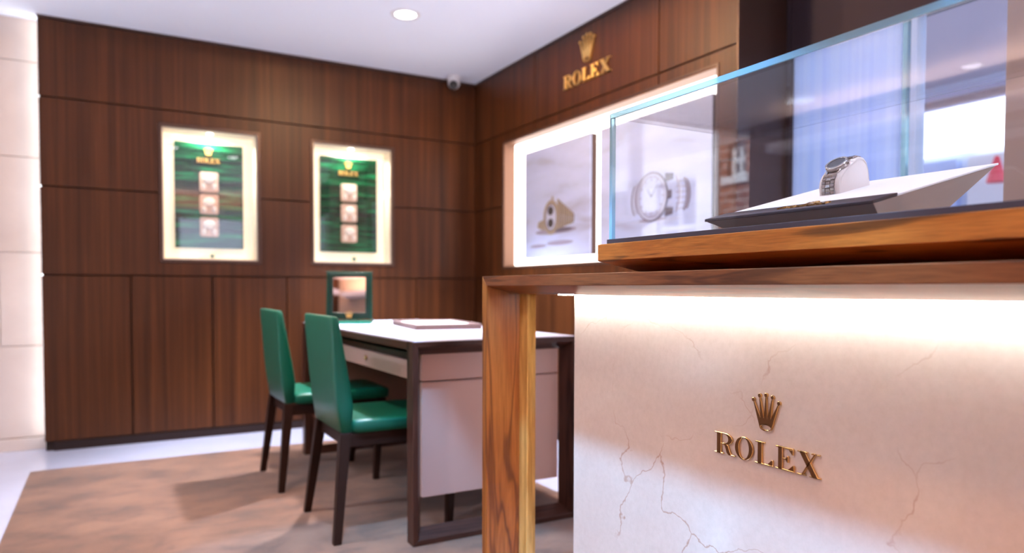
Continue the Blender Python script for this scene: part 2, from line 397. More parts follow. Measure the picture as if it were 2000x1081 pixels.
# added cove troughs, out of view, around the ceiling wash lights
tag(MB().box(-3.2, -3.08, -2.6, 4.4, 2.16, 2.19).box(-3.08, -2.95, -2.6, 4.4, 2.16, 2.19).box(-2.95, -2.935, -2.6, 4.4, 2.16, 2.235).build('trim_3', M['ceiling']), 'white cove trough along the side wall under the ceiling', kind='structure')
tag(MB().box(-3.0, 2.3, -3.0, -2.75, 2.16, 2.19).box(-3.0, 2.3, -2.75, -2.735, 2.16, 2.235).build('trim_4', M['ceiling']), 'white cove trough behind the viewer under the ceiling', kind='structure')

# shop front beyond the right wall
XF = 2.78
hd = MB().box(XF - .02, XF + .08, -3.0, 2.25, 2.04, ZC)
wall_shop = tag(hd.build('wall_shop_front', M['header']), 'dark header over the shop front glazing', kind='structure')
cl = tag(MB().box(2.45, 2.86, .72, 1.19, 0, ZC).build('wall_column', M['taupe'], bevel=.004), 'taupe column beside the shop front window', kind='structure')
wn = tag(MB().box(XF, XF + .012, 1.735, 2.25, .02, 2.04).build('window_1', M['frosted']), 'frosted lavender glass panel in the shop front', kind='structure')
MB().box(XF - .02, XF + .04, 1.735, 2.25, 0, .02).build('window_sill', M['bronze'], wn)
wn2 = tag(MB().box(XF, XF + .01, 1.19, 1.70, .02, 2.04).build('window_2', M['glass']), 'clear shop front pane beside the frosted panel', kind='structure')
MB().box(XF - .012, XF + .03, 1.700, 1.722, .02, 2.04).build('pane_edge', M['glass_edge'], wn2)
MB().box(XF - .02, XF + .04, 1.660, 1.684, .02, 2.04).build('mullion', M['frosted'], wn2)
wn3 = tag(MB().box(XF, XF + .01, -3.0, .72, .02, 2.04).build('window_3', M['glass']), 'wide clear shop front pane near the viewer', kind='structure')
for y in (-.62, -1.75): MB().box(XF - .03, XF + .05, y - .02, y + .02, .02, 2.04).build('mullion', M['white_pl'], wn3)

tag(MB().box(-3.3, 2.85, -1.2, 14, ZC + .12, 10).box(-3.3, 2.75, 5.22, 14, -.2, ZC + .12).build('wall_upper_floors', M['taupe']), 'upper floors of the shop house over the room', kind='structure')  # made-up mass that keeps the sun off the shop across the street
# ------------------------------------------------------------------ street outside
st = tag(MB().box(2.86, 30, -30, 22, -.2, -.02).build('street_pavement', M['pave']), 'grey street paving outside the shop front', kind='structure')
def building(loc, label, wallmat, y0, y1, h, wins, group=None):
    b = empty('building', loc, label, 'building', group)
    x = 8.0
    holes = [(a, c, d, e) for a, c, d, e in wins]
    p = MB(); holed(p, mB, y0, y1, 0, h, holes, x, x + .4); world_child(p.build('facade', wallmat), b)
    for a, c, d, e in wins:
        fw = MB(); holed(fw, mB, a, c, d, e, [(a + .07, (a + c)/2 - .03, d + .07, (d + e)/2 - .03), ((a + c)/2 + .03, c - .07, d + .07, (d + e)/2 - .03), (a + .07, (a + c)/2 - .03, (d + e)/2 + .03, e - .07), ((a + c)/2 + .03, c - .07, (d + e)/2 + .03, e - .07)], x + .1, x + .16)
        wnd = world_child(fw.build('window', M['facade']), b)
        MB().box(x + .17, x + .18, a, c, d, e).build('pane', M['dk_win'], wnd)
        MB().box(x - .06, x + .1, a - .08, c + .08, d - .1, d).build('sill', M['facade'], wnd)
    world_child(MB().box(x - .12, x + .4, y0, y1, h, h + .2).build('cornice', M['facade']), b)
    return b
building((8, -8, 0), 'white town house with sash windows across the street, reflected in the case', M['facade'], -12.5, -5.04, 7.5, [(y, y + .9, z, z + 1.5) for y in (-11.6, -9.8, -8.0, -6.4) for z in (1.2, 3.9)])
building((8, -4.7, 0), 'red brick house across the street, reflected in the glass case', M['brick'], -5.0, -3.9, 8.2, [(-4.85, -4.5, z, z + .5) for z in (1.5, 2.6, 3.7, 4.8)])
sb = empty('shop_building', (8, 5, 0), 'blue white shop with bright sign seen through the clear pane', 'building')
world_child(MB().box(8, 8.4, 2.2, 9, 0, 2.45).build('shop_front', M['shop']), sb)
world_child(MB().box(7.8, 8.4, 3.72, 9, 2.42, 3.35).build('sign_board', M['sign']), sb)
world_child(MB().box(7.8, 8.4, 2.2, 3.70, 2.42, 3.35).build('side_sign', M['canopy']), sb)
world_child(MB().box(7.9, 8.4, 2.2, 9, 3.25, 6).build('upper_wall', M['facade']), sb)
for i in range(8): world_child(MB().box(7.9, 8.02, 3.3 + i*.5, 3.68 + i*.5, 1.5, 2.35).build('shop_pane', M['facade'] if i % 2 else M['canopy']), sb)
world_child(MB().lathe([(0, 0), (.09, 0), (.02, .26), (0, .26)], (7.7, 3.80, 2.02), n=16).build('red_sign', M['red']), sb)
cp = empty('street_canopy', (4.5, 2, 2.7), 'mauve canopy with pale blue edge outside the clear pane', 'canopy')
world_child(MB().box(2.86, 6.6, 1.0, 4.4, 2.80, 2.88).build('soffit', M['soffit']), cp)
world_child(MB().box(6.6, 6.75, .2, 4.4, 2.62, 2.95).build('canopy_edge', M['canopy']), cp)
world_child(MB().box(6.55, 6.60, 2.2, 4.2, 2.60, 2.66).build('dark_rail', M['canopy_d']), cp)
for x, y in ((4.3, 2.52), (5.6, 2.62)):
    world_child(MB().lathe([(.0, 0), (.06, 0), (.06, .03), (0, .03)], (x, y, 2.775)).build('canopy_lamp', M['lamp']), cp)

# ------------------------------------------------------------------ LED strip in the gap between stone and walnut
ls = tag(MB().box(-.3365, -.3305, YA + .036, YA + .100, .08, ZC - .005).build('led_strip', M['led_soft']), 'vertical light strip in the gap between stone and walnut', 'light strip')

# ------------------------------------------------------------------ lettering
def glyph(ch):
    R = lambda a, b, c, d: [(a, c), (b, c), (b, d), (a, d)]
    if ch == 'R':
        return .98, [R(.11, .32, 0, 1), R(0, .115, .94, 1), R(0, .46, 0, .055), R(.31, .50, .94, 1), R(.31, .50, .455, .515),
                     [(.46, .50), (.66, .47), (.80, .10), (.84, .055), (1.0, .055), (1.0, 0), (.70, 0), (.60, .10), (.52, .36)]], \
               [(ell(.48, .7275, .40, .2725, 17, PI/2, -PI/2, False), ell(.48, .7275, .19, .2125, 17, PI/2, -PI/2, False), False)]
    if ch == 'O':
        return .96, [], [(ell(.48, .5, .48, .53, 44), ell(.48, .5, .27, .475, 44), True)]
    if ch == 'L':
        return .88, [R(.12, .33, 0, 1), R(0, .46, .94, 1), R(0, .86, 0, .055), [(.58, .05), (.80, .29), (.86, .29), (.86, .05)]], []
    if ch == 'E':
        return .90, [R(.12, .33, 0, 1), R(0, .84, .94, 1), R(0, .88, 0, .055), [(.58, .05), (.82, .29), (.88, .29), (.88, .05)],
                     [(.60, .945), (.84, .945), (.84, .72), (.78, .72)], R(.32, .60, .475, .53), [(.56, .36), (.61, .36), (.61, .645), (.56, .645), (.48, .53), (.48, .475)]], []
    if ch == 'X':
        return 1.10, [[(.08, 1), (.36, 1), (.98, 0), (.70, 0)], [(.78, 1), (.87, 1), (.26, 0), (.17, 0)],
                      R(0, .47, .945, 1), R(.64, 1.03, .945, 1), R(0, .40, 0, .055), R(.57, 1.08, 0, .055)], []
def crown_shapes():
    body = [(-.175, .10), (-.36, .77), (-.335, .775), (-.15, .365), (-.19, .905), (-.165, .905), (-.05, .365), (-.013, .95), (.013, .95), (.05, .365), (.165, .905), (.19, .905), (.15, .365), (.335, .775), (.36, .77), (.175, .10)]
    body += ell(0, .10, .165, .075, 13, 0, PI, False)
    balls = [(-.355, .80), (-.18, .93), (0, .965), (.18, .93), (.355, .80)]
    return [(x*1.18, y) for x, y in body], [(x*1.18, y) for x, y in balls]
def two_tone(o, face):  # front faces coloured dark to mimic gold reflecting a dark room
    o.data.materials.append(face)
    for p in o.data.polygons: p.material_index = 1 if abs(p.normal.x) > .9 else 0
    for md_ in o.modifiers: md_.material = 0
def logo(name, loc, m, cap, widths, gapx, base, crown_h, crown_base, a, b, material, label, cat='sign', parent=None, bev=.0012, group=None, face=None):
    """five raised letters and a crown; m maps (u to the reader's right, v up, n depth)"""
    root = parent or empty(name, loc, label, cat, group)
    x = -gapx
    for ch, (u0, u1) in zip('ROLEX', widths):
        wd, polys, bands = glyph(ch); sx = (u1 - u0) / wd; mb = MB()
        for p in polys: mb.prism([(u0 + q[0]*sx, base + q[1]*cap) for q in p], m, a, b)
        for o_, i_, cl_ in bands: mb.strip([(u0 + q[0]*sx, base + q[1]*cap) for q in o_], [(u0 + q[0]*sx, base + q[1]*cap) for q in i_], m, a, b, cl_)
        o = mb.build('letter', material, bevel=bev, seg=1)
        if face: two_tone(o, face)
        world_child(o, root)
    body, balls = crown_shapes(); cu = gapx
    mb = MB().prism([(cu + q[0]*crown_h, crown_base + q[1]*crown_h) for q in body], m, a, b)
    mb.strip([(cu + q[0]*crown_h, crown_base + q[1]*crown_h) for q in ell(0, .10, .205, .10, 32)], [(cu + q[0]*crown_h, crown_base + q[1]*crown_h) for q in ell(0, .10, .172, .062, 32)], m, a, b)
    for q in balls: mb.prism([(cu + (q[0] + z[0])*crown_h, crown_base + (q[1] + z[1])*crown_h) for z in ell(0, 0, .056, .056, 16)], m, a, b)
    o = mb.build('crown_emblem', material, bevel=bev, seg=1); world_child(o, root)
    if face: two_tone(o, face)
    return root

# ------------------------------------------------------------------ niches in the back wall
def niche(i, label, tiles_label):
    a, b, c, d = niches[i]
    cx = (a + b)/2
    e = empty('display_niche', (cx, YA, c), label, 'display niche')
    fm = MB(); holed(fm, mA, a - .018, b + .018, c - .018, d + .018, [(a, b, c, d)], YA - .006, YA + .02)
    world_child(fm.build('frame', M['bronze'], bevel=.002), e)
    ln = MB()
    holed(ln, mA, a, b, c, d, [(a + .008, b - .008, c + .008, d - .008)], YA + .02, YA + .15)
    world_child(ln.build('lining', M['ivory']), e)
    world_child(MB().box(a, b, YA + .14, YA + .15, c, d).build('backlight', M['opal']), e)  # plain ivory back wall with a glow added to its material
    pa, pb, pc, pd = (cx - .205, cx + .205, c + .079, d - .064)
    if i: pa, pb = cx - .207, cx + .200
    gp = world_child(MB().box(pa, pb, YA + .10, YA + .125, pc, pd).build('green_panel', M['green']), e)
    tag(gp, 'dark green striped panel with gold lettering')
    pcx = (pa + pb)/2 - .005
    # gold lettering on the panel
    cap = .030
    wds = [(-.070, -.043), (-.042, -.015), (-.013, .011), (.013, .038), (.040, .072)]
    zb = pd - .125
    def mN(u, v, n): return (pcx + u, n, v)
    for ch, (u0, u1) in zip('ROLEX', wds):
        wd, polys, bands = glyph(ch); sx = (u1 - u0)/wd; mb = MB()
        for p in polys: mb.prism([(u0 + q[0]*sx, zb + q[1]*cap) for q in p], mN, YA + .092, YA + .10)
        for o_, i_, cl_ in bands: mb.strip([(u0 + q[0]*sx, zb + q[1]*cap) for q in o_], [(u0 + q[0]*sx, zb + q[1]*cap) for q in i_], mN, YA + .092, YA + .10, cl_)
        o = mb.build('letter', M['gold_soft']); o.parent = gp; o.matrix_parent_inverse = Matrix.Identity(4)
    body, balls = crown_shapes(); H = .058; zc = zb + .040
    mb = MB().prism([(q[0]*H, zc + q[1]*H) for q in body], mN, YA + .092, YA + .10)
    for q in balls: mb.prism([((q[0] + z[0])*H, zc + (q[1] + z[1])*H) for z in ell(0, 0, .06, .06, 12)], mN, YA + .092, YA + .10)
    o = mb.build('crown_emblem', M['gold_soft']); o.parent = gp
    # three small display trays with a cushion each
    ts = .112
    for k in range(3):
        zt = pd - .185 - k*.1445
        t = world_child(MB().prism(rrect(pcx - ts/2, pcx + ts/2, zt - .125, zt, .014), mA, YA + .076, YA + .10).build('display_tray', M['plate'], bevel=.002), e)
        zz = zt - .0625
        mb = MB()
        mb.loft([[(pcx + r*.038*math.cos(q*PI/10), YA + y, zz + .016 + r*.030*math.sin(q*PI/10)) for q in range(20)] for r, y in ((1, .076), (.95, .062), (.6, .054), (.1, .052))])
        o = mb.build('cushion', M['plate_w'], smooth=True); o.parent = t
        for s in (-1, 1):
            mb = MB().loft([[(pcx + s*.030 + r*.014*math.cos(q*PI/8), YA + y, zz - .030 + r*.022*math.sin(q*PI/8)) for q in range(16)] for r, y in ((1, .076), (.9, .066), (.3, .060))])
            o = mb.build('foot_pad', M['plate_w'], smooth=True); o.parent = t
    world_child(MB().box(a + .008, b - .008, YA + .004, YA + .008, c + .008, d - .008).build('glass_pane', M['glass']), e)
    em = MB().prism([(cx + q[0]*.034, c + .009 + q[1]*.034) for q in crown_shapes()[0]], mA, YA - .010, YA + .002)
    world_child(em.build('green_emblem', M['frame_green2']), e)
    # puck lamp in the niche top
    world_child(MB().lathe([(0, 0), (.016, 0), (.016, .004), (0, .004)], (cx, YA + .06, d - .0125)).build('puck_lamp', M['lamp']), e)
    l = bpy.data.lights.new('niche_lamp', 'SPOT'); l.energy = 20; l.color = (1.0, .91, .78); l.spot_size = 2.9; l.spot_blend = .35; l.shadow_soft_size = .02
    o = bpy.data.objects.new('niche_lamp', l); C.objects.link(o); o.location = (cx, YA + .045, d - .020); o.rotation_euler = (math.radians(4), 0, 0); world_child(o, e)
niche(0, 'lit display niche with green panel, nearer the stone wall, bluish reflections on its glass', '')
niche(1, 'lit display niche with green panel, nearer the room corner, above the table mirror', '')

# ------------------------------------------------------------------ long light box recess in the right wall
e = empty('light_box', (XB, 3.4, LB[2]), 'long glowing white recess framing two watch pictures on the right wall', 'light box')
ln = MB(); holed(ln, mB, LB[0], LB[1], LB[2], LB[3], [(LB[0] + .008, LB[1] - .008, LB[2] + .008, LB[3] - .008)], XB + .002, XB + .10)
world_child(ln.build('lining', M['lining_wood']), e)
world_child(MB().box(XB + .090, XB + .10, LB[0], LB[1], LB[2], LB[3]).build('backlight', M['opal2']), e)
fm = MB(); holed(fm, mB, LB[0] - .010, LB[1] + .010, LB[2] - .010, LB[3] + .010, [LB], XB - .004, XB + .01)
world_child(fm.build('frame', M['bronze'], bevel=.001), e)

def picture(y0, y1, z0, z1, label):
    e = empty('watch_picture', (XB + .01, (y0 + y1)/2, z0), label, 'picture')
    pb_ = world_child(MB().box(XB + .014, XB + .055, y0, y1, z0, z1).build('panel_body', M['brown_leather'], bevel=.002), e)
    pr_ = world_child(MB().box(XB + .008, XB + .014, y0, y1, z0, z1).build('print', M['pic']), e)
    return e, XB + .008
P1, xf = picture(3.385, 4.135, 1.153, 1.857, 'picture of a small two tone watch lying on its side, left in the light box')
def mk(parent, mbld, mt, name='printed_shape'): world_child(mbld.build(name, mt), parent)
def mP(cy, cz, ang=0):
    ca, sa = math.cos(ang), math.sin(ang)
    return lambda u, v, n: (n, cy - (u*ca - v*sa), cz + (u*sa + v*ca))
# picture 1: watch lying on its side, dial to the left, bracelet running right
m1 = mP(3.76, 1.402, 0)
mk(P1, MB().prism(ell(.0, -.088, .235, .020), m1, xf - .0006, xf), M['ink2'])
mk(P1, MB().prism(ell(.06, -.085, .13, .013), m1, xf - .0009, xf), M['ink'])
mk(P1, MB().prism([(-.21, -.055), (-.15, -.075), (-.09, -.07), (-.09, .0), (-.15, -.01), (-.20, -.02)], m1, xf - .0012, xf), M['ink4'])
for k in range(7):          # links
    u = .035 + k*.026; h1 = .105 - k*.0155; h0 = -.080 + k*.004
    mk(P1, MB().prism([(u - .011, h0), (u + .008, h0 + .004), (u + .016, (h0 + h1)/2 + .01), (u + .006, h1), (u - .013, h1 + .006), (u - .002, (h0 + h1)/2)], m1, xf - .0015, xf), M['ink4'])
    mk(P1, MB().prism([(u + .009, h0 + .004), (u + .013, h0 + .006), (u + .020, (h0 + h1)/2 + .01), (u + .010, h1 - .002), (u + .007, h1), (u + .016, (h0 + h1)/2 + .01)], m1, xf - .0018, xf), M['ink3'] if k % 2 else M['ink'])
mk(P1, MB().strip(ell(-.045, .0, .088, .110), ell(-.045, .0, .066, .085), m1, xf - .004, xf), M['ink4'])
mk(P1, MB().strip(ell(-.045, .0, .067, .086), ell(-.045, .0, .060, .078), m1, xf - .0038, xf), M['ink'])
mk(P1, MB().prism(ell(-.045, .0, .061, .079), m1, xf - .003, xf), M['inkw'])
for v in (-.036, .042): mk(P1, MB().prism(ell(-.050, v, .033, .029), m1, xf - .0034, xf), M['ink3'])
mk(P1, MB().prism(ell(-.030, .118, .010, .014), m1, xf - .003, xf), M['ink4'])
mk(P1, MB().prism(ell(.05, -.165, .15, .015), m1, xf - .0008, xf), M['ink2'])
mk(P1, MB().prism(ell(-.20, -.175, .10, .012), m1, xf - .0008, xf), M['ink2'])
P2, xf = picture(2.43, 3.29, 1.153, 1.857, 'picture of a large upright steel watch, right in the light box')
m2b = mP(2.825, 1.425, 0)
def m2(u, v, n): return m2b(u*.77, v*.75, n)
mk(P2, MB().prism(ell(.0, -.165, .26, .016), m2, xf - .0006, xf), M['inkw'])
mk(P2, MB().prism(ell(-.02, -.158, .14, .012), m2, xf - .0009, xf), M['ink2'])
# bracelet loop behind the case: curved bands of links left and right
def band(c0, r, v0, v1, bow, w_, mt, d_):
    n_ = 10
    o1 = [(c0 + bow*(1 - (2*i/(n_-1) - 1)**2), v0 + (v1 - v0)*i/(n_-1)) for i in range(n_)]
    mk(P2, MB().strip(o1, [(p[0] + w_, p[1]) for p in o1], m2, xf - d_, xf, False), mt)
band(-.215, 0, -.115, .095, -.030, .012, M['ink'], .0012); band(-.200, 0, -.11, .10, -.028, .016, M['inkw'], .0010); band(-.183, 0, -.105, .11, -.025, .010, M['ink2'], .0012)
band(.195, 0, -.125, .120, .035, .010, M['ink2'], .0012); band(.206, 0, -.12, .115, .036, .020, M['inkw'], .0010); band(.270, 0, -.12, .095, .030, .012, M['ink'], .0012); band(.283, 0, -.115, .09, .030, .016, M['ink2'], .0010); band(.300, 0, -.11, .08, .028, .010, M['ink'], .0012)
for k in range(6): mk(P2, MB().prism([(.205, -.11 + k*.038), (.300, -.105 + k*.034), (.300, -.100 + k*.034), (.205, -.104 + k*.038)], m2, xf - .0015, xf), M['ink2'])
mk(P2, MB().strip(ell(-.03, .0, .160, .170, 44), ell(-.03, .0, .150, .160, 44), m2, xf - .004, xf), M['ink'])
mk(P2, MB().strip(ell(-.03, .0, .150, .160, 44), ell(-.03, .0, .132, .142, 44), m2, xf - .0038, xf), M['inkw'])
mk(P2, MB().strip(ell(-.03, .0, .132, .142, 44), ell(-.03, .0, .124, .134, 44), m2, xf - .0040, xf), M['ink2'])
mk(P2, MB().prism(ell(-.03, .0, .125, .135, 40), m2, xf - .003, xf), M['pic'])
for k in range(12):
    aa = k*PI/6; ca, sa = math.cos(aa), math.sin(aa)
    mk(P2, MB().prism([(-.03 + .10*ca - .004*sa, .108*sa + .004*ca), (-.03 + .10*ca + .004*sa, .108*sa - .004*ca), (-.03 + .118*ca + .004*sa, .128*sa - .004*ca), (-.03 + .118*ca - .004*sa, .128*sa + .004*ca)], m2, xf - .0042, xf), M['ink2'])
for aa, ln_ in ((2.2, .07), (.9, .10)):
    ca, sa = math.cos(aa), math.sin(aa)
    mk(P2, MB().prism([(-.03 - .004*sa, .004*ca), (-.03 + .004*sa, -.004*ca), (-.03 + ln_*ca, ln_*sa)], m2, xf - .0045, xf), M['ink'])
for v0, v1 in ((.085, .145), (-.145, -.085)):        # lugs and pushers
    mk(P2, MB().prism([(.105, v0), (.175, v0 + .01), (.180, v1 - .01), (.105, v1)], m2, xf - .0036, xf), M['ink'])
mk(P2, MB().prism([(.130, -.03), (.165, -.025), (.165, .025), (.130, .03)], m2, xf - .0036, xf), M['ink'])

# gold letters high on the right wall
sh = lambda y: -(y)          # reading direction runs towards -Y
Wd = [-3.648, -3.553, -3.548, -3.466, -3.455, -3.380, -3.372, -3.294, -3.285, -3.175]
logo('wall_lettering', (XB, 3.41, 2.16), mBr, .080, list(zip(Wd[0::2], Wd[1::2])), -3.405, 2.160, .160, 2.268, XB - .014, XB - .001, M['gold_soft'], 'gold crown and lettering high on the walnut right wall', bev=.002)

# ------------------------------------------------------------------ ceiling fittings
def downlight(x, y, label, power, col, size=2.2, blend=.5, rad=.05, tilt=0):
    e = empty('downlight', (x, y, ZC), label, 'downlight', 'round ceiling downlights')
    MB().lathe([(.060, 0), (.060, -.004), (.082, -.006), (.085, 0)], (0, 0, 0), cap=False).build('trim_ring', M['white_pl'], e, smooth=False)
    MB().lathe([(0, -.003), (.058, -.003), (.058, 0), (0, 0)], (0, 0, 0)).build('lens', M['lamp'], e)
    l = bpy.data.lights.new('downlight_lamp', 'SPOT'); l.energy = power; l.color = col; l.spot_size = size; l.spot_blend = blend; l.shadow_soft_size = rad
    o = bpy.data.objects.new('downlight_lamp', l); C.objects.link(o); o.parent = e; o.location = (0, 0, -.02); o.rotation_euler.y = tilt
    return e
COOL = (.80, .82, 1.0); WARM = (1.0, .72, .50)
downlight(1.48, 3.833, 'round ceiling downlight in view above the desk', 690, (.74, .82, 1.0), size=1.45, blend=.5)
for yy, nm in ((1.75, 'nearest the desk'), (1.05, 'in the middle of the row'), (.40, 'nearest the viewer')):
    downlight(.632, yy, 'round ceiling wall washer above the counter front, ' + nm, 540, (.17, .50, 1.0), size=.86, blend=.18, rad=.035, tilt=math.radians(1.2))
downlight(.35, 2.75, 'round ceiling downlight above the front green chair', 80, (1.0, .85, .72))  # from here on: downlights added out of view to brighten the room
downlight(-1.5, 2.9, 'round ceiling downlight left of the carpet near the stone wall', 240, (.58, .76, 1.0))
downlight(-.75, 1.7, 'round ceiling downlight above the carpet on the left', 95, (.92, .88, 1.0))
downlight(.5, -1.2, 'round ceiling downlight behind the viewer', 320, (1.0, .56, .31))
downlight(1.3, 3.28, 'round ceiling downlight above the middle of the desk', 70, (1.0, .62, .32), size=3.1, blend=.02)
downlight(1.3, .75, 'round ceiling downlight above the glass case', 36, (.9, .9, 1.0), size=1.0)
downlight(1.55, 2.65, 'round ceiling downlight above the near end of the desk', 62, (1.0, .64, .34), size=3.0, blend=.1)

def floor_uplighter(x, y, label, power, col):  # made-up lamps out of view, added to lift the ceiling brightness
    e = empty('floor_uplighter', (x, y, 0), label, 'floor lamp')
    MB().lathe([(0, 0), (.13, 0), (.13, .018), (.02, .03), (.016, .05), (.016, .30), (0, .30)], (0, 0, 0), n=24).build('stand', M['bronze'], e, smooth=True)
    MB().lathe([(.03, .30), (.10, .36), (.16, .44), (.155, .44), (.095, .37), (.03, .315)], (0, 0, 0), n=32, cap=False).build('bowl', M['bronze'], e, smooth=True)
    l = bpy.data.lights.new('uplighter_bulb', 'AREA'); l.shape = 'DISK'; l.size = .2; l.energy = power; l.color = col
    o = bpy.data.objects.new('uplighter_bulb', l); C.objects.link(o); o.parent = e; o.location = (0, 0, .43); o.rotation_euler = (PI, 0, 0)
floor_uplighter(-1.25, 3.45, 'low bronze floor uplighter left of the carpet near the stone wall', 31, (.80, .89, 1.0))
floor_uplighter(2.08, 2.75, 'low bronze floor uplighter between the desk and the right wall', 13, (.92, .90, 1.0))
floor_uplighter(2.1, -.75, 'low bronze floor uplighter behind the counter by the shop front', 40, (.80, .89, 1.0))

scn = empty('security_camera', (2.21, 4.76, ZC), 'small white turret security camera on the ceiling by the corner', 'camera')
MB().lathe([(.0, 0), (.048, 0), (.050, -.012), (.046, -.030), (.0, -.034)], (0, 0, 0)).build('mount', M['white_pl'], scn, smooth=True)
MB().lathe([(.0, -.020), (.034, -.022), (.044, -.045), (.043, -.065), (.030, -.085), (.012, -.094), (.0, -.095)], (0, 0, 0)).build('housing', M['white_pl'], scn, smooth=True)
dv = Vector((-.45, -.80, -.42)).normalized(); qz = dv.to_track_quat('Z', 'Y').to_matrix()
def mq(x, y, z): p = qz @ Vector((x, y, z)) + Vector((0, 0, -.058)); return tuple(p)
MB().lathe([(.0, .030), (.032, .030), (.030, .045), (.018, .050), (0, .050)], (0, 0, 0), mq, 24).build('lens', M['black'], scn, smooth=True)

# ------------------------------------------------------------------ carpet
cpt = MB().prism([(-.362, -2.6), (.98, -2.6), (.98, 1.96), (1.79, 1.96), (1.79, 4.335), (-.362, 4.335)], mF, 0, .012).build('carpet', M['carpet'], bevel=.004)
tag(cpt, 'brown mottled carpet under the desk and chairs', 'carpet')
CZ = .012

# ------------------------------------------------------------------ desk
DX0, DX1, DY0, DY1, DZ = .945, 1.66, 2.384, 4.07, .756
dk = empty('consultation_desk', (DX0, DY0, CZ), 'walnut framed desk with white top and pale greige panels', 'desk')
def bevel_frame(y0, ydeep, sgn):
    """closed rectangular end frame whose inner edge slopes from thin at the face to thick inside"""
    t0, t1 = .020, .052
    o_ = [(DX0, CZ), (DX1, CZ), (DX1, DZ), (DX0, DZ)]
    def inn(t): return [(DX0 + t, CZ + t), (DX1 - t, CZ + t), (DX1 - t, DZ - t), (DX0 + t, DZ - t)]
    res = []
    for k in range(4):
        j = (k + 1) % 4
        a, b = o_[k], o_[j]; c, d = inn(t0)[j], inn(t0)[k]; c2, d2 = inn(t1)[j], inn(t1)[k]
        y1 = y0 + sgn*ydeep
        p = [(a[0], y0, a[1]), (b[0], y0, b[1]), (c[0], y0, c[1]), (d[0], y0, d[1]), (a[0], y1, a[1]), (b[0], y1, b[1]), (c2[0], y1, c2[1]), (d2[0], y1, d2[1])]
        o = MB().hexa(p).build('frame_rail' if k % 2 == 0 else 'frame_post', M['deskw_x'] if k % 2 == 0 else M['deskw_z'], bevel=.0015, seg=1)
        world_child(o, dk)
bevel_frame(DY0, .060, 1); bevel_frame(DY1, .060, -1)
world_child(MB().box(DX0, DX1, DY0 + .060, DY1 - .060, DZ - .030, DZ - .003).build('top_board', M['deskw_x']), dk)
world_child(MB().box(DX0 + .010, DX1 - .010, DY0 + .008, DY1 - .008, DZ - .002, DZ + .003).build('writing_surface', M['desk_white'], bevel=.0015), dk)
# end panel with its drawer line, in two pieces
world_child(MB().box(DX0 + .058, DX1 - .056, DY0 + .058, DY0 + .085, .605, DZ - .031).build('upper_end_panel', M['white_lac'], bevel=.002), dk)
world_child(MB().box(DX0 + .058, DX1 - .056, DY0 + .058, DY0 + .085, .170, .600).build('lower_end_panel', M['white_lac'], bevel=.002), dk)
world_child(MB().box(DX0 + .060, DX1 - .06, DY1 - .085, DY1 - .06, .170, DZ - .031).build('far_end_panel', M['white_lac'], bevel=.002), dk)
ap = world_child(MB().box(DX0 + .040, DX0 + .060, DY0 + .090, DY1 - .090, .605, .675).build('drawer_front', M['white_lac'], bevel=.002), dk)
o = MB().lathe([(.0, 0), (.009, .002), (.011, .009), (.0, .012)], (0, 0, 0), lambda x, y, z: (DX0 + .040 - z, 3.03 + y, .645 + x), 16).build('knob', M['gold'], smooth=True); o.parent = ap; o.matrix_parent_inverse = Matrix.Identity(4)
o = MB().lathe([(.0, 0), (.009, .002), (.011, .009), (.0, .012)], (0, 0, 0), lambda x, y, z: (DX0 + .040 - z, 3.66 + y, .645 + x), 16).build('knob', M['gold'], smooth=True); o.parent = ap
world_child(MB().box(DX0 + .062, DX1 - .07, DY0 + .090, DY1 - .090, .600, .700).build('drawer_box', M['deskw_x']), dk)
world_child(MB().box(DX1 - .075, DX1 - .060, DY0 + .085, DY1 - .085, .170, DZ - .031).build('modesty_panel', M['deskw_x']), dk)

# tray and mirror on the desk
ty = empty('presentation_tray', (1.405, 3.25, DZ + .003), 'flat brown edged presentation tray with pale pad on the desk', 'tray', rz=math.radians(-8))
tm = MB(); holed(tm, mF, -.16, .16, -.25, .25, [(-.145, .145, -.235, .235)], 0, .026)
tm.build('rim', M['tray_edge'], ty, bevel=.003)
MB().box(-.150, .150, -.24, .24, 0.001, .020).build('pad', M['white_suede'], ty, bevel=.002)

mr = empty('table_mirror', (1.125, 3.76, DZ + .003), 'small green framed table mirror standing on the desk', 'mirror', rz=math.radians(-24))
tl = math.radians(5)
def mT(x, y, z):
    zz = z; return (x, y*math.cos(tl) + zz*math.sin(tl), zz*math.cos(tl) - y*math.sin(tl) + .012)
fm = MB()
holed(fm, lambda u, v, n: mT(u, n, v), -.112, .112, .012, .262, [(-.086, .086, .048, .240)], -.010, .012)
fm.build('mirror_frame', M['frame_green'], mr, bevel=.003)
g = MB(); g.prism([(-.088, .046), (.088, .046), (.088, .242), (-.088, .242)], lambda u, v, n: mT(u, n, v), -.003, .004); g.build('mirror_glass', M['mirror'], mr)
ed = MB()
for s in (-1, 1): ed.prism([(s*.112, .012), (s*.122, .012), (s*.120, .262), (s*.112, .262)], lambda u, v, n: mT(u, n, v), -.006, .022)
ed.prism([(-.122, .262), (.122, .262), (.122, .270), (-.122, .270)], lambda u, v, n: mT(u, n, v), -.006, .022)
ed.build('outer_case', M['green_dark'], mr, bevel=.002)
MB().box(-.122, .122, -.055, .075, 0, .014).build('base', M['frame_green2'], mr, bevel=.003)
em = MB().prism([(q[0]*.05, .012 + q[1]*.05) for q in crown_shapes()[0]], lambda u, v, n: mT(u, n, v), -.014, -.009); em.build('crown_emblem', M['gold_soft'], mr)

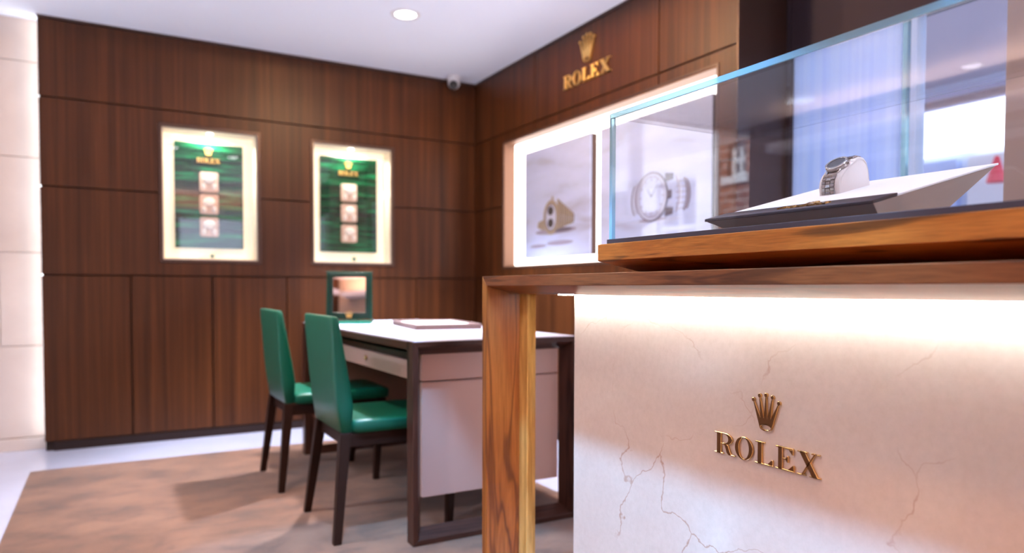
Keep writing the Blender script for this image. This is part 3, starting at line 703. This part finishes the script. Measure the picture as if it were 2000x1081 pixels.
# ------------------------------------------------------------------ chairs
def sring(cx, cy, z, hx, hy, n=28, p=5.0, tilt=None):
    out = []
    for i in range(n):
        a = 2*PI*i/n; c, s = math.cos(a), math.sin(a)
        out.append((cx + hx*math.copysign(abs(c)**(2/p), c), cy + hy*math.copysign(abs(s)**(2/p), s), z))
    return out
def chair(x, y, rz, label):
    """local: back towards -x, seat towards +x; origin on the carpet midway between the back legs"""
    e = empty('dining_chair', (x, y, CZ), label, 'chair', 'green chairs at the desk', rz)
    # backrest
    rings = []
    for z, xc, th, hw in ((.398, .050, .018, .184), (.404, .049, .024, .190), (.50, .044, .034, .195), (.60, .031, .030, .202), (.70, .018, .023, .208), (.80, .005, .016, .213), (.828, .002, .013, .213), (.834, .001, .009, .209)):
        rings.append(sring(xc, 0, z, th, hw, 40, 9))
    MB().loft(rings).build('backrest', M['leather'], e, smooth=True)
    # seat
    rings = []
    for z, i in ((.398, .006), (.402, .001), (.434, .0), (.441, .003), (.445, .010), (.447, .05)):
        rings.append(sring(.300, 0, z, .235 - i, .205 - i, 44, 14))
    MB().loft(rings).build('seat', M['leather'], e, smooth=True)
    fr_ = MB(); holed(fr_, mF, .045, .515, -.190, .190, [(.065, .495, -.170, .170)], .345, .395)
    fr_.build('apron', M['chairw'], e, bevel=.002)
    def leg(xt, yt, xb, yb):
        a, b = .021, .014
        top = [(xt - a, yt - a, .40), (xt + a, yt - a, .40), (xt + a, yt + a, .40), (xt - a, yt + a, .40)]
        bot = [(xb - b, yb - b, 0), (xb + b, yb - b, 0), (xb + b, yb + b, 0), (xb - b, yb + b, 0)]
        MB().hexa(bot + top).build('leg', M['chairw'], e, bevel=.003)
    for s in (-1, 1):
        leg(.046, s*.172, .0, s*.222)
        leg(.488, s*.172, .455, s*.205)
    return e
chair(.675, 3.550, 0, 'green leather chair farther along the desk, nearer the table mirror')
chair(.712, 2.770, 0, 'green leather chair in front, nearer the wooden counter post')

# ------------------------------------------------------------------ counter
CX, CYL, CT, CB = 1.0, 1.947, .987, .958
XM, DEL = 1.103, .024
YR = -.75                        # right end beyond the frame
ct = empty('display_counter', (CX, CYL, 0), 'walnut framed counter with cream marble front panel', 'counter')
# top: thin front edge, underside sloping down to a lip that hides the light strip
tb = MB()
XL = XM - .020; RZ = .010
def sect(yo, yi, yd):
    return [(CX, yi, CB), (CX, yo, CT), (1.64, yo, CT), (1.64, yd, CB - DEL), (XM, yd, CB - DEL), (XM, yd, CB - DEL + RZ), (XL, yd, CB - DEL + RZ), (XL, yd, CB - DEL)]
T0 = CT - CB; T1 = T0 + DEL
pL = sect(CYL, CYL - T0, CYL - T1); pR = sect(YR, YR, YR)
tb.add(pL + pR, [tuple(range(8)), tuple(range(15, 7, -1))] + [(i, (i + 1) % 8, 8 + (i + 1) % 8, 8 + i) for i in range(8)])
world_child(tb.build('counter_top', M['beam'], bevel=.0012, seg=2), ct)
ps = MB()
pT = [(CX, CYL, CT), (CX, CYL - T0, CB), (XM, CYL - T1, CB - DEL), (XM, CYL, CT - .0)]
def low(z): return [(CX, CYL, z), (CX, CYL - T0, z), (XM, CYL - T1, z), (XM, CYL, z)]
ps.add(low(0) + pT, [(3, 2, 1, 0), (4, 5, 6, 7), (0, 1, 5, 4), (1, 2, 6, 5), (2, 3, 7, 6), (3, 0, 4, 7)])
world_child(ps.build('counter_post', M['post'], bevel=.0012, seg=2), ct)
world_child(MB().box(XM, XM + .03, 1.848, CYL - .0005, 0, CB - DEL).build('post_backing', M['pale_edge'], bevel=.001), ct)  # pale wood whose colour also carries the light strip's glow
mp_ = world_child(MB().box(XM, XM + .03, YR, 1.598, 0, CB - DEL - .001).build('marble_panel', M['marble'], bevel=.0008, seg=1), ct)
tag(mp_, 'cream veined marble panel')
world_child(MB().box(1.55, 1.60, YR, 1.598, 0, CB - DEL - .001).build('rear_panel', M['beam']), ct)
world_child(MB().box(XM - .016, XM - .003, YR, 1.598, CB - DEL + .004, CB - DEL + .008).box(XM - .016, XM - .003, 1.598, 1.654, CB - DEL - .0012, CB - DEL + .008).build('light_strip', M['led']), ct)
Wd = [-1.0745, -1.0205, -1.0195, -.9735, -.9675, -.9235, -.9185, -.8755, -.8700, -.8185]
logo('counter_lettering', (XM, .947, .61), mBr, .0440, list(zip(Wd[0::2], Wd[1::2])), -.9430, .6095, .0725, .6755, XM - .005, XM - .0005, M['gold'], 'raised gold crown and lettering on the marble counter front', bev=.0007, face=M['bronze_face'])

# raised plinth on the counter: undercut walnut slab with dark mat
SL = empty('display_plinth', (1.06, 1.436, CT), 'undercut walnut slab carrying the glass case on the counter', 'plinth')
k_ = .087
bt = [(1.06 + k_, 1.436 - k_, CT), (1.06 + k_, YR, CT), (1.60 - .02, YR, CT), (1.60 - .02, 1.436 - k_, CT)]
md = [(1.06, 1.436, 1.0195), (1.06, YR, 1.0195), (1.60, YR, 1.0195), (1.60, 1.436, 1.0195)]
tpv = [(a, b, 1.060) for a, b, c in md]
world_child(MB().loft([bt, md, tpv]).build('slab', M['slabw'], bevel=.001), SL)
world_child(MB().box(1.066, 1.594, YR, 1.407, 1.060, 1.071).build('dark_mat', M['brown_leather'], bevel=.001), SL)

# glass case
GX0, GX1, GY, GZ0, GZ1 = 1.066, 1.548, 1.396, 1.071, 1.374
gc = empty('glass_case', (GX0, GY, GZ0), 'frameless glass display case standing on the dark mat', 'display case')
t = .010
world_child(MB().box(GX0, GX0 + t, YR, GY, GZ0, GZ1 - t).build('front_pane', M['glass2']), gc)
world_child(MB().box(GX1 - t, GX1, YR, GY, GZ0, GZ1 - t).build('back_pane', M['glass2']), gc)
world_child(MB().box(GX0 + t, GX1 - t, GY - t, GY, GZ0, GZ1 - t).build('end_pane', M['glass2']), gc)
world_child(MB().box(GX0, GX1, YR, GY, GZ1 - t, GZ1).build('top_pane', M['glass2']), gc)
world_child(MB().box(GX0 - .0008, GX0 + .004, YR, GY, GZ1 - .0115, GZ1 + .0004).build('top_front_edge', M['glass_edge']), gc)
world_child(MB().box(GX0 - .0004, GX0 + .0098, GY - .0098, GY + .0006, GZ0, GZ1 - t).build('corner_edge', M['glass_edge']), gc)

# ------------------------------------------------------------------ watch stand, cushion, watch
sd = empty('watch_stand', (1.12, .94, 1.071), 'low wedge shaped pale stand with brown lip inside the glass case', 'watch stand')
TI = .2519
zt = lambda x: 1.0985 + (x - 1.12)*TI
ya, yb = 1.132, .744
body = [(1.145, yb + .003, 1.071), (1.30, yb + .003, 1.071), (1.30, ya - .055, 1.071), (1.145, ya - .055, 1.071)]
top = [(1.123, yb + .001, zt(1.123) - .004), (1.508, yb + .001, zt(1.508) - .004), (1.508, ya - .001, zt(1.508) - .004), (1.123, ya - .001, zt(1.123) - .004)]
world_child(MB().hexa(body + top).build('wedge_body', M['stand_side'], bevel=.001), sd)
tpl = [(1.188, yb, zt(1.188) - .004), (1.515, yb, zt(1.515) - .004), (1.515, ya, zt(1.515) - .004), (1.188, ya, zt(1.188) - .004)]
world_child(MB().hexa(tpl + [(a, b, c + .004) for a, b, c in tpl]).build('white_pad', M['white_suede'], bevel=.001), sd)
lp = [(1.12, yb, zt(1.12) - .004), (1.19, yb, zt(1.19) - .004), (1.19, ya, zt(1.19) - .004), (1.12, ya, zt(1.12) - .004)]
world_child(MB().hexa(lp + [(a, b, c + .006) for a, b, c in lp]).build('brown_lip', M['brown_leather'], bevel=.0012), sd)
# gold print on the lip
def mL(u, v, n): x = 1.142 + v; return (x, .905 - u, zt(x) + .002 + n)
for ch, (u0, u1) in zip('ROLEX', [(-.055, -.037), (-.033, -.014), (-.010, .007), (.011, .029), (.033, .055)]):
    wd, polys, bands = glyph(ch); sx = (u1 - u0)/wd; mb = MB()
    for p in polys: mb.prism([(u0 + q[0]*sx, q[1]*.016) for q in p], mL, 0, .0030)
    for o_, i_, c_ in bands: mb.strip([(u0 + q[0]*sx, q[1]*.016) for q in o_], [(u0 + q[0]*sx, q[1]*.016) for q in i_], mL, 0, .0030, c_)
    world_child(mb.build('letter', M['gold']), sd)
body_, balls_ = crown_shapes()
mb = MB().prism([(q[0]*.026, .019 + q[1]*.026) for q in body_], mL, 0, .0030)
for q in balls_: mb.prism([((q[0] + z[0])*.026, .019 + (q[1] + z[1])*.026) for z in ell(0, 0, .06, .06, 10)], mL, 0, .0030)
world_child(mb.build('crown_emblem', M['gold']), sd)

# cushion: D-shaped side profile (x back, z up)
CXf, CYm = 1.318, .974
prof = [(0, 0), (-.003, .016), (-.001, .030), (.006, .040), (.018, .049), (.034, .057), (.052, .064), (.066, .066), (.080, .062), (.091, .050), (.098, .032), (.101, .010), (.102, 0)]
def base_z(x): return zt(x)
cu = empty('watch_cushion', (CXf, CYm, base_z(CXf)), 'pale suede cushion holding the watch on the stand', 'cushion')
hwid = .025
rings = []
for yy, ins in ((hwid, .004), (hwid - .002, .0015), (hwid - .005, 0), (-hwid + .005, 0), (-hwid + .002, .0015), (-hwid, .004)):
    ring = []
    cxm, czm = .05, .03
    for (px, pz) in prof:
        dx, dz = cxm - px, max(0, czm - pz) if pz < czm else czm - pz
        L = math.hypot(cxm - px, czm - pz)
        qx, qz = px + (cxm - px)/L*ins, pz + ((czm - pz)/L*ins if pz > .001 else 0)
        x = CXf + qx
        ring.append((x, CYm + yy, zt(x) + qz))
    rings.append(ring)
cb_ = world_child(MB().loft(rings).build('cushion_body', M['cream'], smooth=True), cu)
m_ = cb_.modifiers.new('edge', 'EDGE_SPLIT'); m_.split_angle = .9
seam = MB()
for sgn in (-1,):
    pts = [(px, pz) for px, pz in prof[1:-1]]
    o_ = [(.05 + (px - .05)*.90, .028 + (pz - .028)*.86) for px, pz in pts]; i_ = [(.05 + (px - .05)*.885, .028 + (pz - .028)*.845) for px, pz in pts]
    seam.strip(o_, i_, lambda u, v, n: (CXf + u, n, zt(CXf + u) + max(v, .001)), CYm - hwid - .0006, CYm - hwid + .001, False)
world_child(seam.build('piping', M['cream']), cu)

# watch
wt = empty('wrist_watch', (CXf, CYm, base_z(CXf) + .02), 'steel wrist watch with link bracelet strapped round the cushion', 'watch')
def along(s):     # position and tangent on the profile at arc length s
    pts = [(CXf + px, zt(CXf + px) + pz) for px, pz in prof]
    for k in range(len(pts) - 1):
        L = math.hypot(pts[k+1][0] - pts[k][0], pts[k+1][1] - pts[k][1])
        if s <= L or k == len(pts) - 2:
            f = s/L; tx, tz = (pts[k+1][0] - pts[k][0])/L, (pts[k+1][1] - pts[k][1])/L
            return (pts[k][0] + (pts[k+1][0] - pts[k][0])*f, pts[k][1] + (pts[k+1][1] - pts[k][1])*f, tx, tz)
        s -= L
def unit_link(nm, hx, hy, hz, mt):
    b = MB().box(-hx, hx, -hy, hy, -hz, hz); o = b.build(nm, mt, bevel=.0008, seg=2); return o
proto = {}
def link(s, y, hy, mt, hl=.0033, hz=.0016, name='bracelet_link'):
    key = (hy, mt.name, hl)
    if key not in proto:
        o = unit_link(name, hl, hy, hz, mt); proto[key] = o
    else:
        o = proto[key].copy(); C.objects.link(o)
    x, z, tx, tz = along(s)
    nx, nz = -tz, tx
    mat_ = Matrix(((tx, 0, nx, x + nx*.0022), (0, 1, 0, CYm + y), (tz, 0, nz, z + nz*.0022), (0, 0, 0, 1)))
    o.parent = wt; o.matrix_parent_inverse = Matrix.Translation(wt.location).inverted(); o.matrix_basis = mat_
s = .003; row = 0
while s < .042:
    link(s, 0, .0056, M['steel_d'] if row % 2 else M['steel'])  # every other middle link coloured darker to mimic dark reflections
    for sg in (-1, 1): link(s + .0012, sg*.0106, .0046, M['steel_b'])
    s += .0071; row += 1
s = .108
while s < .160:
    link(s, 0, .0052, M['steel'])
    for sg in (-1, 1): link(s + .0012, sg*.0106, .0046, M['steel_b'])
    s += .0071
# case on the sloping top
x0, z0, t0x, t0z = along(.048); x1, z1, t1x, t1z = along(.098)
tx, tz = x1 - x0, z1 - z0; L = math.hypot(tx, tz); tx /= L; tz /= L; nx, nz = -tz, tx
ccx, ccz = (x0 + x1)/2, (z0 + z1)/2
def mW(a, b, c): return (ccx + tx*a + nx*c, CYm + b, ccz + tz*a + nz*c)
wc = MB().lathe([(.0, .001), (.0215, .001), (.0235, .003), (.0235, .008), (.022, .0095), (.0, .0095)], (0, 0, 0), mW, 40); world_child(wc.build('case', M['steel_b'], smooth=False), wt)
bz = MB(); bz.strip(ell(0, 0, .0228, .0228, 40), ell(0, 0, .0182, .0182, 40), mW, .0095, .0130); world_child(bz.build('bezel', M['steel'], bevel=.0006, seg=2), wt)
dl = MB().lathe([(0, .0096), (.0180, .0096), (.0180, .0104), (0, .0104)], (0, 0, 0), mW, 32); world_child(dl.build('dial', M['black']), wt)
cg = MB().lathe([(0, .0118), (.0180, .0118), (.0177, .0132), (0, .0130)], (0, 0, 0), mW, 32); world_child(cg.build('crystal', M['glass']), wt)
lg = MB()
for sx in (-1, 1):
    for sy in (-1, 1):
        lg.hexa([mW(sx*.012, sy*.0145 - .003, .001), mW(sx*.012, sy*.0145 + .003, .001), mW(sx*.026, sy*.0125 + .002, -.002), mW(sx*.026, sy*.0125 - .002, -.002),
                 mW(sx*.012, sy*.0145 - .003, .008), mW(sx*.012, sy*.0145 + .003, .008), mW(sx*.026, sy*.0125 + .002, .002), mW(sx*.026, sy*.0125 - .002, .002)])
world_child(lg.build('lugs', M['steel'], bevel=.0006), wt)
cr = MB().lathe([(.0, 0), (.0030, 0), (.0034, .001), (.0034, .0045), (.0028, .0052), (0, .0052)], (0, 0, 0), lambda a, b, c: mW(.003 + a, -.0235 - c, .0055 + b), 16); world_child(cr.build('winding_crown', M['steel']), wt)
